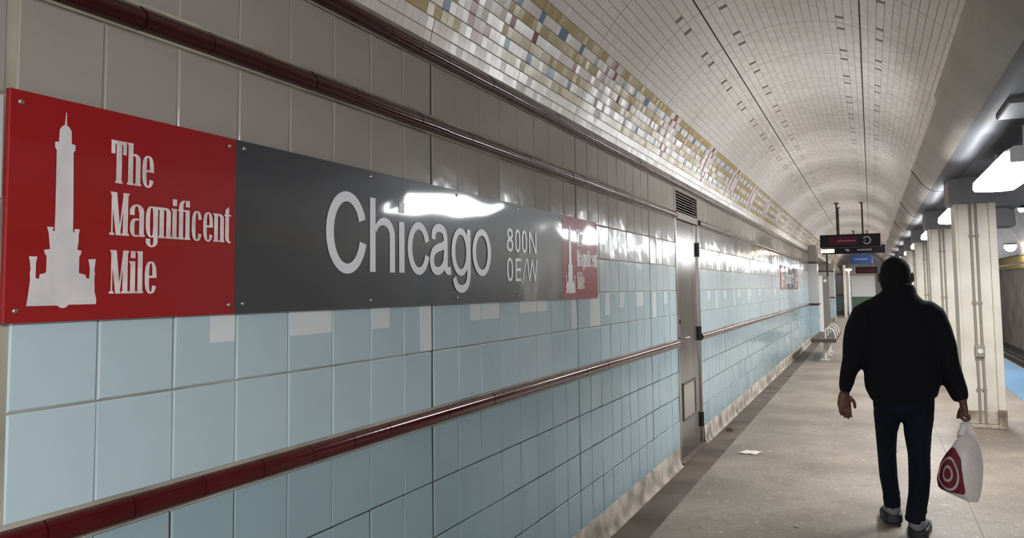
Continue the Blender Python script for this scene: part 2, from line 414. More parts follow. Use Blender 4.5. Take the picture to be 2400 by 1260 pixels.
def beams():
    ya, yb = YA, 62
    mb = MB()
    pr = [(.50, 2.91), (.515, 2.868), (.53, 2.85), (.56, 2.80), (.60, 2.735), (.65, 2.675), (.70, 2.635), (.745, 2.618), (.78, 2.612), (.90, 2.612), (.90, 2.95)]
    near = [(x-.012 if x < .8 else x, z-.022 if z < 2.9 else z) for x, z in pr]
    for P_, a_, b_ in ((near, ya, 6.7), (pr, 6.7, yb)):
        mb.prism(P_[:7], a_, b_, BEAM, smooth=True, caps=False); mb.prism(P_[6:], a_, b_, SOFF, smooth=True, caps=False); mb.face([(x, a_, z) for x, z in P_], BEAM)  # lamp side coloured dark, painted shade against the strong lamp light
    for k in range(10):
        y = 10.83+4.13*k; mb.prism([(x-.006, z-.004) for x, z in pr], y, y+.012, DARKM)
    tag(mb.build('ceiling_beam', recalc=True), kind='structure')
    mb = MB()
    mb.box(.80, 2.02, ya, yb, 2.62, 2.70, SOFF)  # soffit raised above the lamps so their light reaches the vault
    for k in range(-3, 12):
        y = 9.62+4.13*k; mb.box(.79, 1.98, y, y+.55, 2.345 if k >= 0 else 2.56, 2.63, XB, .012)
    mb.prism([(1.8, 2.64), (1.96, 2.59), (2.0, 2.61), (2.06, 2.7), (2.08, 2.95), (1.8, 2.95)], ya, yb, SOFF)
    tag(mb.build('ceiling_soffit', recalc=True), kind='structure')
beams()

def track_side():
    ya, yb = YA, 62
    mb = MB(); c = (3.80, 2.62); R = 1.78; n = 24
    prof = [(c[0]-R*math.cos(math.pi*i/n), c[1]+R*math.sin(math.pi*i/n)) for i in range(n+1)]
    B = list(range(n+1))
    for i in range(n):
        (x0, z0), (x1, z1) = prof[i], prof[i+1]
        for k in range(14):
            y0 = ya+(yb-ya)*k/14; y1 = ya+(yb-ya)*(k+1)/14
            l0, l1 = i*5, i*5+5
            m = VS
            mb.face([(x0, y0, z0), (x1, y0, z1), (x1, y1, z1), (x0, y1, z0)], m, [(y0/C, l0), (y0/C, l1), (y1/C, l1), (y1/C, l0)])
    tag(mb.build('ceiling_right'), kind='structure')
    mb = MB()
    x = 5.56
    def band(z0, z1, m): mb.face([(x, ya, z0), (x, ya, z1), (x, yb, z1), (x, yb, z0)], m, [(ya/C, z0/C), (ya/C, z1/C), (yb/C, z1/C), (yb/C, z0/C)])
    band(-1.2, 2.15, CONC); MU = mat('dull_mustard', S(178, 156, 98), .85, spec=.1); band(2.15, 2.3, MU); band(2.3, 2.36, DARKM); band(2.36, 2.64, MU)
    [mb.box(x-.04, x, ya, yb, z, z+.05, CONC) for z in (2.10, 2.64)]; tag(mb.build('wall_right'), kind='structure')
    mb = MB(); mb.face([(2.42, ya, -1.2), (5.56, ya, -1.2), (5.56, yb, -1.2), (2.42, yb, -1.2)], BED)
    tag(mb.build('track_bed'), kind='structure')
    RM = mat('rail_steel', S(120, 112, 104), .35, .8)
    for i, xr in enumerate((3.25, 4.69)):
        mb = MB(); mb.prism([(xr-.06, -1.2), (xr-.06, -1.17), (xr-.012, -1.15), (xr-.012, -1.08), (xr-.035, -1.06), (xr-.035, -1.03), (xr+.035, -1.03), (xr+.035, -1.06), (xr+.012, -1.08), (xr+.012, -1.15), (xr+.06, -1.17), (xr+.06, -1.2)], ya, yb, RM)
        tag(mb.build('track_rail', recalc=True), ('steel running rail in the trench nearest the platform edge', 'steel running rail in the trench beside the sooty far wall')[i], 'rail', 'running rails of the track')
    mb = MB()
    mb.box(1.72, 2.36, ya, yb, -.02, .006, TACT)
    o = tag(mb.build('tactile_strip'), 'blue tactile warning strip along the platform edge behind the columns', 'tactile paving')
track_side()

# -------- far end of the platform
def far_end():
    mb = MB()
    # pilaster that closes the tiled wall, and the recess behind it
    def clad(x0, x1, y, z0, z1, m): mb.face([(x0, y, z0), (x1, y, z0), (x1, y, z1), (x0, y, z1)], m)
    def block(x0, x1, y0, y1):
        mb.box(x0, x1, y0, y1, 0, .16, COVE); mb.box(x0+.004, x1-.004, y0+.004, y1, .16, .99, BLUE); mb.box(x0, x1+.01, y0-.012, y1, .99, 1.047, RAIL)
        mb.box(x0+.004, x1-.004, y0+.004, y1, 1.047, 2.10, WHITE); mb.box(x0, x1+.01, y0-.012, y1, 2.10, 2.158, RAIL); mb.box(x0+.004, x1-.004, y0+.004, y1, 2.158, 2.6, CREAM)
    block(-1.9, -1.295, 22.8, 23.5); block(-2.9, -1.42, 36.5, 38.0); block(-2.9, -2.6, 23.5, 36.5); block(-1.9, -1.25, 47.0, 48.0)
    mb.box(-2.9, -1.52, 23.5, 36.5, 2.5, 2.6, BEAM); mb.box(-2.9, -1.7, 38.0, 50, 0, 2.6, WHITE)
    tag(mb.build('wall_far_left', recalc=False), kind='structure')
    mb = MB()
    mb.box(-2.9, 1.0, 52, 52.3, 0, 3.6, WHITE); mb.box(1.0, 2.42, 52, 52.3, 0, 3.6, COLP)
    tag(mb.build('wall_end'), kind='structure')
far_end()

# ------------------------------------------------------------------ door in the tiled wall
def door():
    d = bpy.data.objects.new('door_1', None); COL.objects.link(d); d.location = (WX, DY0, 0); d['kind'] = 'structure'
    W = DY1-DY0
    mb = MB()
    mb.box(-.1, .004, 0, .045, 0, 2.372, STEEL, .003); mb.box(-.1, .004, W-.045, W, 0, 2.372, STEEL, .003)
    mb.box(-.1, .012, .045, W-.045, 2.098, 2.16, STEEL, .004); mb.box(-.1, .004, .045, W-.045, 2.345, 2.372, STEEL, .003)
    mb.build('door_frame', d)
    mb = MB(); mb.box(-.05, -.012, .048, W-.048, .02, 2.094, mat('door_steel', S(112, 105, 99), .2, 1, bump=.25, bscale=2.2, bdist=.02, var=S(92, 86, 80), vscale=3), .003)
    lf = mb.build('door_leaf', d)
    mb = MB()
    a, b, e, h = .20, .74, .33, .66
    FR = mat('vent_frame', S(112, 98, 88), .4, .8)
    mb.box(-.012, -.004, a, b, e, e+.02, FR); mb.box(-.012, -.004, a, b, h-.02, h, FR); mb.box(-.012, -.004, a, a+.02, e+.02, h-.02, FR); mb.box(-.012, -.004, b-.02, b, e+.02, h-.02, FR)
    mb.box(-.0122, -.010, a+.02, b-.02, e+.02, h-.02, STEEL)
    mb.build('door_vent', d)
    mb = MB()
    mb.box(-.012, -.007, .085, .145, 1.0, 1.26, STEEL, .002)
    mb.tube([(-.01, .115, 1.06), (.035, .115, 1.06), (.045, .13, 1.06), (.045, .25, 1.058)], .010, STEEL)
    mb.tube([(-.01, .115, 1.2), (.012, .115, 1.2)], .018, STEEL, 14)
    mb.build('door_handle', d)
    for z in (1.86, 1.055, .24):
        mb = MB(); mb.box(-.012, .006, W-.075, W-.01, z-.065, z+.065, DARKM, .003); mb.tube([(.008, W-.046, z-.07), (.008, W-.046, z+.07)], .009, DARKM)
        mb.build('door_hinge', d)
    mb = MB()
    for i in range(7):
        z = 2.178+i*.024; mb.face([(-.045, .048, z+.024), (-.045, W-.048, z+.024), (-.008, W-.048, z), (-.008, .048, z)], STEEL)
        mb.box(-.010, -.006, .048, W-.048, z-.001, z+.006, STEEL)
    mb.box(-.098, -.09, .045, W-.045, 2.16, 2.345, mat('void_black', S(14, 13, 13), .9))
    mb.build('louver', d)
    mb = MB(); mb.box(-.1, .03, .0, W, 0, .02, GUTTER, .004); mb.build('threshold', d)
door()

# ------------------------------------------------------------------ lettering
def ell(cx, cy, a, b, t0, t1, n=40, p=2.0):
    o = []
    for i in range(n+1):
        t = math.radians(t0+(t1-t0)*i/n); c, s_ = math.cos(t), math.sin(t)
        o.append((cx+a*math.copysign(abs(c)**(2/p), c), cy+b*math.copysign(abs(s_)**(2/p), s_)))
    return o
class Glyphs:
    def __init__(s, d, m): s.mb = MB(); s.d = d; s.m = m; s.k = 0
    def poly(s, pts):
        a = sum(p[0]*q[1]-q[0]*p[1] for p, q in zip(pts, pts[1:]+pts[:1]))
        if a < 0: pts = pts[::-1]
        s.k += 1; d = s.d+s.k*4e-6
        s.mb.face([(d, u, v) for u, v in pts], s.m)
    def rect(s, u0, v0, u1, v1): s.poly([(u0, v0), (u1, v0), (u1, v1), (u0, v1)])
    def strip(s, A, B):
        for i in range(len(A)-1):
            s.poly([A[i], A[i+1], B[i+1], B[i]])
    def ring(s, cx, cy, a, b, ia, ib, t0=0, t1=360, p=2.0, ip=2.0, n=44):
        s.strip(ell(cx, cy, a, b, t0, t1, n, p), ell(cx, cy, ia, ib, t0, t1, n, ip))
    def stroke(s, pts, w, n=8):
        P = [Vector(p) for p in pts]; Q = []
        for i in range(len(P)-1):
            p0 = P[max(i-1, 0)]; p1 = P[i]; p2 = P[i+1]; p3 = P[min(i+2, len(P)-1)]
            for k in range(n):
                t = k/n; Q.append(.5*((2*p1)+(p2-p0)*t+(2*p0-5*p1+4*p2-p3)*t*t+(3*p1-p0-3*p2+p3)*t**3))
        Q.append(P[-1]); A = []; B = []
        for i, q in enumerate(Q):
            d = (Q[min(i+1, len(Q)-1)]-Q[max(i-1, 0)]).normalized(); nn = Vector((-d.y, d.x)); A.append(tuple(q+nn*w/2)); B.append(tuple(q-nn*w/2))
        s.strip(A, B)

def serif_word(g, word, u, v, k=1.0):
    """condensed high-contrast serif; cap height 95 mm times k"""
    S_, H, X = .0132*k, .095*k, .072*k          # stem, cap height, x-height
    hr = .003*k
    def foot(a, b): g.rect(a-.0025*k, v, b+.0025*k, v+.005*k)
    def flag(a, top): g.poly([(a-.004*k, v+top), (a+.002*k, v+top-.010*k), (a+.002*k, v+top)])
    for ch in word:
        if ch == 'T':
            g.rect(u, v+H-.008*k, u+.040*k, v+H); g.rect(u, v+H-.030*k, u+.0105*k, v+H); g.rect(u+.0305*k, v+H-.030*k, u+.040*k, v+H)
            g.rect(u+.0135*k, v, u+.0135*k+S_+.001*k, v+H); foot(u+.0135*k, u+.0145*k+S_); u += .0445*k
        elif ch in 'hn':
            top = H if ch == 'h' else X
            g.rect(u, v, u+S_, v+top); flag(u, top); foot(u, u+S_); a = u+S_+.007*k
            g.rect(a, v, a+S_, v+X-.012*k); foot(a, a+S_)
            g.strip(ell(a-.002*k, v+X-.012*k, S_+.002*k, .012*k, 0, 120, 12), ell(a-.004*k, v+X-.013*k, .004*k, .008*k, 0, 120, 12)); u = a+S_+.0045*k
        elif ch in 'ec':
            cx, cy = u+.0165*k, v+X/2
            if ch == 'e':
                g.ring(cx, cy, .0165*k, X/2+.001*k, .0045*k, X/2-hr, 2, 334, 2.7, 2.7); g.rect(cx-.006*k, cy-.001*k, cx+.0164*k, cy+.004*k)
            else:
                g.ring(cx, cy, .0165*k, X/2+.001*k, .0045*k, X/2-hr, 20, 334, 2.7, 2.7)
            u += .0365*k
        elif ch == 'M':
            g.rect(u+.0035*k, v, u+.0075*k, v+H); g.rect(u-.001*k, v, u+.0115*k, v+.005*k)
            g.poly([(u+.002*k, v+H), (u+.017*k, v+H), (u+.0285*k, v), (u+.0155*k, v)]); g.poly([(u, v+H), (u+.004*k, v+H-.009*k), (u+.017*k, v+H)])
            g.poly([(u+.0225*k, v), (u+.0265*k, v), (u+.0385*k, v+H), (u+.0345*k, v+H)])
            g.rect(u+.0335*k, v, u+.0335*k+S_, v+H); foot(u+.0325*k, u+.0345*k+S_); g.poly([(u+.040*k, v+H), (u+.0505*k, v+H), (u+.0465*k, v+H-.008*k)]); u += .0535*k
        elif ch == 'a':
            r = u+.0365*k
            g.rect(r-S_, v, r, v+X-.014*k); g.rect(r-S_, v, r+.003*k, v+.005*k)
            g.strip(ell(u+.017*k, v+X-.016*k, .0195*k, .017*k, 0, 180, 18), ell(u+.016*k, v+X-.016*k, .0055*k, .013*k, 0, 180, 18)); g.rect(u-.0025*k, v+X-.024*k, u+.0105*k, v+X-.015*k)
            g.ring(u+.015*k, v+.020*k, .0165*k, .021*k, .0045*k, .017*k, 60, 300, 2.5, 2.5); u = r+.0045*k
        elif ch == 'g':
            g.ring(u+.0165*k, v+X/2, .0165*k, X/2, .0045*k, X/2-hr, 0, 360, 2.7, 2.7); g.rect(u+.022*k, v-.010*k, u+.0345*k, v+X); g.rect(u+.030*k, v+X-.006*k, u+.0385*k, v+X)
            g.strip(ell(u+.0175*k, v-.008*k, .017*k, .0145*k, 180, 360, 16), ell(u+.0175*k, v-.008*k, .0045*k, .011*k, 180, 360, 16)); g.rect(u+.0005*k, v-.012*k, u+.013*k, v-.003*k); u += .0385*k
        elif ch in 'il':
            top = H if ch == 'l' else X
            g.rect(u, v, u+S_, v+top); flag(u, top); foot(u, u+S_)
            if ch == 'i': g.rect(u+.0005*k, v+H-.016*k, u+S_, v+H)
            u += S_+.0065*k
        elif ch == 'f':
            g.rect(u, v, u+S_, v+H-.016*k); foot(u, u+S_); g.rect(u-.004*k, v+X-.004*k, u+S_+.005*k, v+X)
            g.strip(ell(u+.018*k, v+H-.016*k, .018*k, .016*k, 90, 180, 12), ell(u+.018*k, v+H-.016*k, .0048*k, .011*k, 90, 180, 12)); u += S_+.007*k
        elif ch == 't':
            g.poly([(u, v+.012*k), (u+S_, v+.012*k), (u+S_, v+H-.002*k), (u, v+H-.012*k)]); g.rect(u-.0035*k, v+X-.004*k, u+S_+.007*k, v+X)
            g.strip(ell(u+.016*k, v+.013*k, .016*k, .0145*k, 180, 270, 10), ell(u+.018*k, v+.013*k, .0048*k, .0105*k, 180, 270, 10)); g.rect(u+.0155*k, v-.0015*k, u+.020*k, v+.003*k); u += .024*k
    return u

TOWER = [(.119, .432), (.1205, .432), (.1215, .405), (.127, .402), (.1325, .394), (.1335, .368), (.142, .367), (.142, .356), (.138, .350), (.141, .222), (.141, .187), (.1445, .182), (.1445, .191), (.157, .191),
         (.1545, .180), (.1545, .165), (.152, .148), (.1625, .146), (.160, .138), (.157, .134), (.157, .100), (.1625, .098), (.1725, .096), (.1745, .089), (.1815, .088), (.1825, .110), (.1785, .129), (.1965, .130),
         (.195, .118), (.1935, .106), (.1955, .098), (.194, .091), (.195, .060), (.1995, .045), (.199, .034), (.135, .034), (.130, .029), (.122, .027), (.115, .029), (.110, .033), (.044, .033), (.0475, .058), (.0505, .085), (.0495, .098), (.051, .106), (.0495, .118),
         (.047, .131), (.0645, .131), (.062, .118), (.062, .088), (.069, .087), (.0705, .096), (.081, .098), (.084, .102), (.084, .133), (.080, .137), (.078, .145), (.091, .147), (.089, .163), (.087, .180), (.083, .192),
         (.098, .192), (.096, .184), (.100, .184), (.1005, .222), (.1, .350), (.096, .356), (.096, .367), (.1045, .368), (.1055, .394), (.111, .402), (.1165, .405)]
def tri_poly(g, pts):
    from mathutils.geometry import tessellate_polygon
    P = [Vector((u, v, 0)) for u, v in pts]
    for t in tessellate_polygon([P]): g.poly([pts[i] for i in t])

def panel_mat(name, col, rough):
    m = mat(name, col, rough, bump=.0, bscale=2.)
    nt = m.node_tree; N = nt.nodes; L = nt.links; b = N['Principled BSDF']
    tc = N.new('ShaderNodeTexCoord')
    mp = N.new('ShaderNodeMapping'); mp.inputs['Scale'].default_value = (1, 1.0, 1.6); L.new(tc.outputs['Object'], mp.inputs[0])
    n = N.new('ShaderNodeTexNoise'); n.inputs['Scale'].default_value = 1.9; n.inputs['Detail'].default_value = .6; L.new(mp.outputs[0], n.inputs[0])
    bp = N.new('ShaderNodeBump'); bp.inputs['Strength'].default_value = .3; bp.inputs['Distance'].default_value = .03; L.new(n.outputs[0], bp.inputs['Height']); L.new(bp.outputs[0], b.inputs['Normal'])
    b.inputs['Coat Weight'].default_value = 1; b.inputs['Coat Roughness'].default_value = .05; b.inputs['Specular IOR Level'].default_value = .2
    L.new(bp.outputs[0], b.inputs['Coat Normal'])
    return m
REDP = panel_mat('red_enamel', S(154, 27, 29), .4); DARKP = panel_mat('charcoal_enamel', S(65, 66, 69), .4)
LETT = mat('worn_white_vinyl', S(236, 226, 224), .35, var=S(190, 164, 162), vscale=22, vamt=.6)
LETG = mat('pale_grey_vinyl', S(232, 232, 236), .4)
TOWM = mat('tower_white', S(226, 220, 220), .35, var=S(170, 164, 166), vscale=16, vamt=.35)
PD = .012
def screws(root, pts):
    for i, (u, v) in enumerate(pts):
        mb = MB(); mb.tube([(PD-.001, u, v), (PD+.003, u, v), (PD+.0045, u, v)], [.0055, .0055, .003], mat('screw_head', S(176, 170, 160), .35, .9), 12)
        mb.build('screw', root)
def red_panel(y0, label, z0=1.438, mats=None):
    R_, L_, T_ = mats or (REDP, LETT, TOWM)
    r = thing('sign_panel', label, 'sign', (WX, y0, z0), 'station name signs')
    mb = MB(); mb.box(-.002, PD, .001, .609, 0, .458, R_, .0015); mb.build('panel', r)
    g = Glyphs(PD+.0012, T_); tri_poly(g, TOWER)
    e = g.mb.build('tower_emblem', r); e['label'] = 'white water tower emblem'
    for word, u, v in (('The', .229, .299), ('Magnificent', .229, .184), ('Mile', .231, .056)):
        g = Glyphs(PD+.0012, L_); serif_word(g, word, u, v); o = g.mb.build('lettering', r); o['label'] = 'white serif lettering'
    screws(r, [(.022, .434), (.022, .024), (.585, .436), (.587, .024)])
    return r
def name_panel(y0, label, z0=1.438, mats=None):
    D_, G_ = mats or (DARKP, LETG)
    r = thing('station_name_sign', label, 'sign', (WX, y0, z0), 'station name signs')
    mb = MB(); mb.box(-.002, PD, .001, 2.437, 0, .458, D_, .0015); mb.build('panel', r)
    g = Glyphs(PD+.0012, G_); o = -1.613; q = -1.438
    E = lambda u: u+o
    F = lambda v: v+q
    g.ring(E(2.103), F(1.680), .109, .131, .070, .099, 22, 345)                    # C
    g.rect(E(2.229), F(1.557), E(2.262), F(1.805)); g.rect(E(2.349), F(1.557), E(2.382), F(1.68))      # h
    g.strip(ell(E(2.317), F(1.68), .065, .064, 0, 155, 24), ell(E(2.308), F(1.68), .041, .037, 0, 165, 24))
    g.rect(E(2.409), F(1.557), E(2.445), F(1.737)); g.rect(E(2.409), F(1.768), E(2.445), F(1.805))     # i
    g.ring(E(2.545), F(1.648), .079, .097, .047, .070, 18, 342)                    # c
    g.stroke([(E(2.652), F(1.688)), (E(2.657), F(1.715)), (E(2.678), F(1.731)), (E(2.705), F(1.733)), (E(2.732), F(1.724)), (E(2.746), F(1.70)), (E(2.748), F(1.66)), (E(2.748), F(1.60)), (E(2.752), F(1.577)), (E(2.768), F(1.569)), (E(2.79), F(1.571))], .031)
    g.stroke([(E(2.74), F(1.673)), (E(2.72), F(1.664)), (E(2.685), F(1.656)), (E(2.652), F(1.64)), (E(2.639), F(1.607)), (E(2.652), F(1.577)), (E(2.682), F(1.567)), (E(2.715), F(1.576)), (E(2.738), F(1.598)), (E(2.746), F(1.63))], .031)
    g.ring(E(2.873), F(1.648), .079, .097, .047, .070)                            # g
    g.rect(E(2.928), F(1.575), E(2.96), F(1.742))
    g.stroke([(E(2.944), F(1.60)), (E(2.943), F(1.556)), (E(2.93), F(1.52)), (E(2.903), F(1.502)), (E(2.868), F(1.499)), (E(2.836), F(1.511)), (E(2.816), F(1.543))], .031)
    g.ring(E(3.066), F(1.652), .089, .100, .056, .073)                            # o
    g.mb.build('lettering', r)['label'] = 'large pale grey station name'
    for vb, txt in ((1.668, '800N'), (1.532, '0E/W')):
        g = Glyphs(PD+.0012, G_); h = .108; w_ = .0165
        us = {'800N': [(3.326, 3.398), (3.418, 3.482), (3.497, 3.561), (3.586, 3.682)], '0E/W': [(3.325, 3.393), (3.420, 3.488), (3.492, 3.556), (3.556, 3.692)]}[txt]
        for ch, (a, b) in zip(txt, us):
            a, b, v = E(a), E(b), F(vb); cx = (a+b)/2
            if ch == '0': g.ring(cx, v+h/2, (b-a)/2, h/2, (b-a)/2-w_, h/2-.013, p=2.5, ip=2.4)
            if ch == '8':
                g.ring(cx, v+h*.285, (b-a)/2, h*.285, (b-a)/2-w_, h*.285-.013, p=2.2); g.ring(cx, v+h*.755, (b-a)/2-.004, h*.245, (b-a)/2-.004-w_, h*.245-.013, p=2.2)
            if ch == 'N':
                g.rect(a, v, a+w_, v+h); g.rect(b-w_, v, b, v+h); g.poly([(a, v+h), (a+w_*1.1, v+h), (b, v), (b-w_*1.1, v)])
            if ch == 'E':
                g.rect(a, v, a+w_, v+h)
                for t in (0, h/2-.006, h-.0135): g.rect(a, v+t, b-.004*(t == h/2-.006), v+t+.0135)
            if ch == '/': g.poly([(a, v-.012), (a+.012, v-.012), (b, v+h+.004), (b-.012, v+h+.004)])
            if ch == 'W':
                w4 = (b-a)/4
                for i in range(4):
                    x0, x1 = a+w4*i, a+w4*(i+1); s0, s1 = (h, 0) if i % 2 == 0 else (0, h); t = .0145
                    g.poly([(x0-t/2 if i else x0, v+s0), (x0+t/2 if i else x0+t, v+s0), (x1+t/2 if i < 3 else x1, v+s1), (x1-t/2 if i < 3 else x1-t, v+s1)])
        g.mb.build('lettering', r)['label'] = 'small pale grey street address'
    screws(r, [(u, v) for u in (.028, .620, 1.233, 1.840, 2.41) for v in (.437, .026)])
    return r
red_panel(1.004, 'large red panel with white tower emblem at the near left end of the sign')
name_panel(1.613, 'long charcoal station name sign with big pale letters, nearest on the tiled wall')
red_panel(4.050, 'red panel with white tower emblem between the charcoal sign and the steel door')
red_panel(15.55, 'near red end panel of the distant wall sign beyond the steel door')
name_panel(16.16, 'distant charcoal station name sign on the wall beyond the steel door')
red_panel(18.597, 'far red end panel of the distant wall sign, nearest the bench')

# ------------------------------------------------------------------ ceiling lights over the columns
def light_fixture(loc, label):
    r = thing('ceiling_light', label, 'light', loc, 'fluorescent lights between the columns')
    mb = MB(); mb.prism([(-.158, .052), (-.10, .085), (.10, .085), (.158, .052), (.158, .046), (-.158, .046)], -.93, .93, WHITEM); [mb.tube([(0, q, .08), (0, q, .265)], .012, WHITEM) for q in (-.7, .7)]; mb.box(-.13, .13, -.945, -.93, -.03, .06, WHITEM); mb.box(-.13, .13, .93, .945, -.03, .06, WHITEM); mb.build('housing', r)  # stems added so the lamp hangs clear and lights the vault
    mb = MB()
    prof = [(-.160, .047), (-.166, -.012), (-.150, -.034), (-.06, -.042), (.06, -.042), (.150, -.034), (.166, -.012), (.160, .047)]
    mb.prism(prof, -.93, .93, LAMPM); mb.build('diffuser', r, recalc=True)
    return r
LZ = 2.412-.055
f0 = light_fixture((1.04, 7.35, LZ), 'big bright ceiling light at the upper right, before the nearest column')
order = ['bright ceiling light between the nearest and second columns', 'small bright ceiling light between the second and third columns', 'tiny bright ceiling light between the third and fourth columns',
         'tiny ceiling light past the fourth column', 'farthest visible ceiling light above the row of columns']
for i, s_ in enumerate(order): dup(f0, (1.04, 7.35+4.13*(i+1), LZ), s_)
for k, s_ in ((6, 'ceiling light over the far part of the platform'), (7, 'ceiling light near the platform end wall'), (8, 'ceiling light just before the platform end wall'),
              (-2, 'ceiling light behind the viewer over the columns')): dup(f0, (1.04, 7.35+4.13*k, LZ), s_)
dup(f0, (1.04, 7.35-4.13*3, LZ), 'extra unseen ceiling light behind the viewer, added to brighten the near vault')  # lamp out of view, added to lift the near vault

# ------------------------------------------------------------------ columns
def column(y, label):
    r = thing('column', label, 'column', (0, y, 0), 'painted columns along the platform')
    mb = MB(); mb.box(.868, 1.152, 0, .36, .10, 2.35, COLP, .004); mb.build('shaft', r)
    for x0, x1, d in ((.838, .868, .025), (1.152, 1.222, .045)):
        mb = MB(); mb.box(x0, x1, -d, .36+d, .10, 2.35, COLP, .006); mb.build('flange', r)
    mb = MB(); mb.box(.86, 1.20, -.03, .40, 0, .04, RUST, .01); mb.box(.872, 1.15, -.006, .37, .04, .18, RUST, .01); mb.box(1.15, 1.228, -.052, .41, 0, .2, RUST, .01); mb.build('base', r)
    CM = mat('conduit_paint', S(150, 140, 126), .45)
    for x in (.985, 1.037):
        mb = MB(); mb.tube([(x, -.022, .06), (x+.004, -.022, .35), (x, -.022, .79), (x, -.022, 2.345)], .0125, CM)
        for z in (.4, 1.3, 2.0): mb.box(x-.022, x+.022, -.026, 0, z-.012, z+.012, CM, .003)
        mb.build('conduit', r)
    mb = MB(); mb.box(.965, 1.055, -.065, -.002, .74, .86, CM, .006); mb.tube([(1.01, -.064, .80), (1.01, -.075, .80)], .026, COLP, 14); mb.build('junction_box', r)
    return r
c0 = column(9.71, 'nearest cream column with paired conduits and a stained base, right of the walking man')
for i, s_ in enumerate(['second cream column, just behind the nearest one', 'third cream column in the row behind the walking man', 'fourth cream column in the row', 'fifth cream column, a thin strip beside the man\'s cap', 'sixth cream column far along the platform',
                        'seventh cream column far along the platform', 'eighth cream column near the platform end', 'ninth cream column near the platform end', 'last cream column before the platform end wall']):
    dup(c0, (0, 9.71+4.13*(i+1), 0), s_)

# ------------------------------------------------------------------ hanging signs
def arrow_ring(g, cx, cy, r_, w_):
    g.ring(cx, cy, r_, r_, r_-w_, r_-w_, -150, 150); g.poly([(cx-r_*.15, cy-.012), (cx-r_*.15, cy+.012), (cx-r_*.75, cy)])
def hang_sign(name, label, x0, x1, y, z0, z1, d, poles, top, m, group='overhead signs'):
    r = thing(name, label, 'sign', ((x0+x1)/2, y, z0), group)
    cx = (x0+x1)/2
    mb = MB(); mb.box(x0-cx, x1-cx, 0, d, 0, z1-z0, m, .012); mb.build('panel', r)
    for px in poles:
        mb = MB(); mb.tube([(px-cx, d/2, z1-z0), (px-cx, d/2, top-z0)], .018, DARKM); mb.tube([(px-cx, d/2, top-z0-.02), (px-cx, d/2, top-z0)], .05, DARKM); mb.build('pole', r)
    return r
class FG(Glyphs):
    """marks on a face that looks back along the platform"""
    def poly(s, pts):
        a = sum(p[0]*q[1]-q[0]*p[1] for p, q in zip(pts, pts[1:]+pts[:1]))
        if a < 0: pts = pts[::-1]
        s.mb.face([(u, s.d, v) for u, v in pts], s.m)
def vault_z(x): return VC[1]+math.sqrt(max(0, VRAD**2-(x-VC[0])**2))
DIM = mat('dim_mark', S(168, 168, 176), .4); DIMR = mat('dim_red_band', S(72, 18, 32), .5, spec=.2)
def hangers():
    y = 18.6
    r = hang_sign('hanging_sign', 'black hanging sign on two poles with a ring symbol, nearest overhead', -.975, .225, y, 2.32, 2.60, .22, (-.62, -.115), 3.29, BLACKM)
    g = FG(-.0015, DIMR); g.rect(-.42, .06, .14, .23); g.mb.build('red_band', r)
    g = FG(-.003, DIM); arrow_ring(g, .33, .14, .085, .024); g.mb.build('ring_symbol', r)
    g = FG(-.0025, mat('dim_text', S(150, 96, 110), .4)); 
    for i in range(9): g.rect(-.24+i*.04, .125, -.24+i*.04+.028, .155)
    g.mb.build('lettering', r)
    r = hang_sign('train_display', 'low black display box with a lit amber panel under the hanging sign', -.985, .33, y+.9, 2.22, 2.40, .2, (-.62,), 3.275, BLACKM)
    mb = MB(); mb.box(-.672, -.40, -.012, .14, .03, .105, mat('amber_display', S(255, 214, 170), .4, emit=((1, .72, .42, 1), AMBER)), .004); mb.build('lit_panel', r)  # wraps the hidden left end, added to throw amber glow on the wall
    g = FG(-.002, DIM)
    for i in range(3): g.poly([(-.18+i*.03, .10), (-.155+i*.03, .10), (-.12+i*.02, .05), (-.135+i*.02, .05)])
    for i in range(10): g.rect(.08+i*.03, .06, .08+i*.03+.02, .095)
    g.mb.build('lettering', r)
    r = hang_sign('hanging_sign', 'small blue hanging sign beyond the black overhead sign', -.57, .07, 28, 2.20, 2.49, .1, (-.45, -.05), 3.27, mat('sign_blue', S(44, 76, 136), .4, spec=.3))
    g = FG(-.002, DIM)
    for i in range(8): g.rect(-.2+i*.05, .13, -.2+i*.05+.036, .17)
    g.mb.build('lettering', r)
    r = hang_sign('hanging_sign', 'small dark hanging sign with a red stripe, farthest overhead left of the man\'s head', -.62, .33, 40, 2.06, 2.36, .1, (-.4, .1), 3.27, BLACKM)
    g = FG(-.002, DIMR); g.rect(-.40, .06, .30, .22); g.mb.build('red_band', r)
hangers()

# ------------------------------------------------------------------ bench, cabinet, kiosk
def bench():
    r = thing('bench', 'dark wooden platform bench with white hoop armrests by the far tiled wall', 'bench', (-.9, 18.3, 0))
    WD = mat('bench_wood', S(74, 60, 52), .5, var=S(48, 38, 32), vscale=12)
    WL = mat('bench_legs', S(220, 214, 206), .3)
    mb = MB()
    for i in range(5): mb.box(-.235+i*.095, -.235+i*.095+.085, -1.25, 1.5, .395, .455, WD, .006)
    mb.box(-.23, .235, -1.255, -1.225, .385, .45, WD, .004)
    mb.build('seat', r)
    for y in (-.75, .45, 1.3):
        mb = MB(); mb.tube([(0, y, .40), (0, y, .03)], .03, WL, 12); mb.box(-.16, .16, y-.03, y+.03, .372, .397, WL, .004); mb.box(-.08, .08, y-.06, y+.06, 0, .02, WL, .004); mb.build('leg', r)
    for y in (-1.05, -.1, .85):
        mb = MB(); mb.tube([(.03, y, .45), (.03, y, .62), (.05, y, .655), (.11, y, .66), (.15, y, .645), (.19, y, .60), (.21, y, .53), (.215, y, .45)], .014, WL); mb.build('armrest', r)
bench()
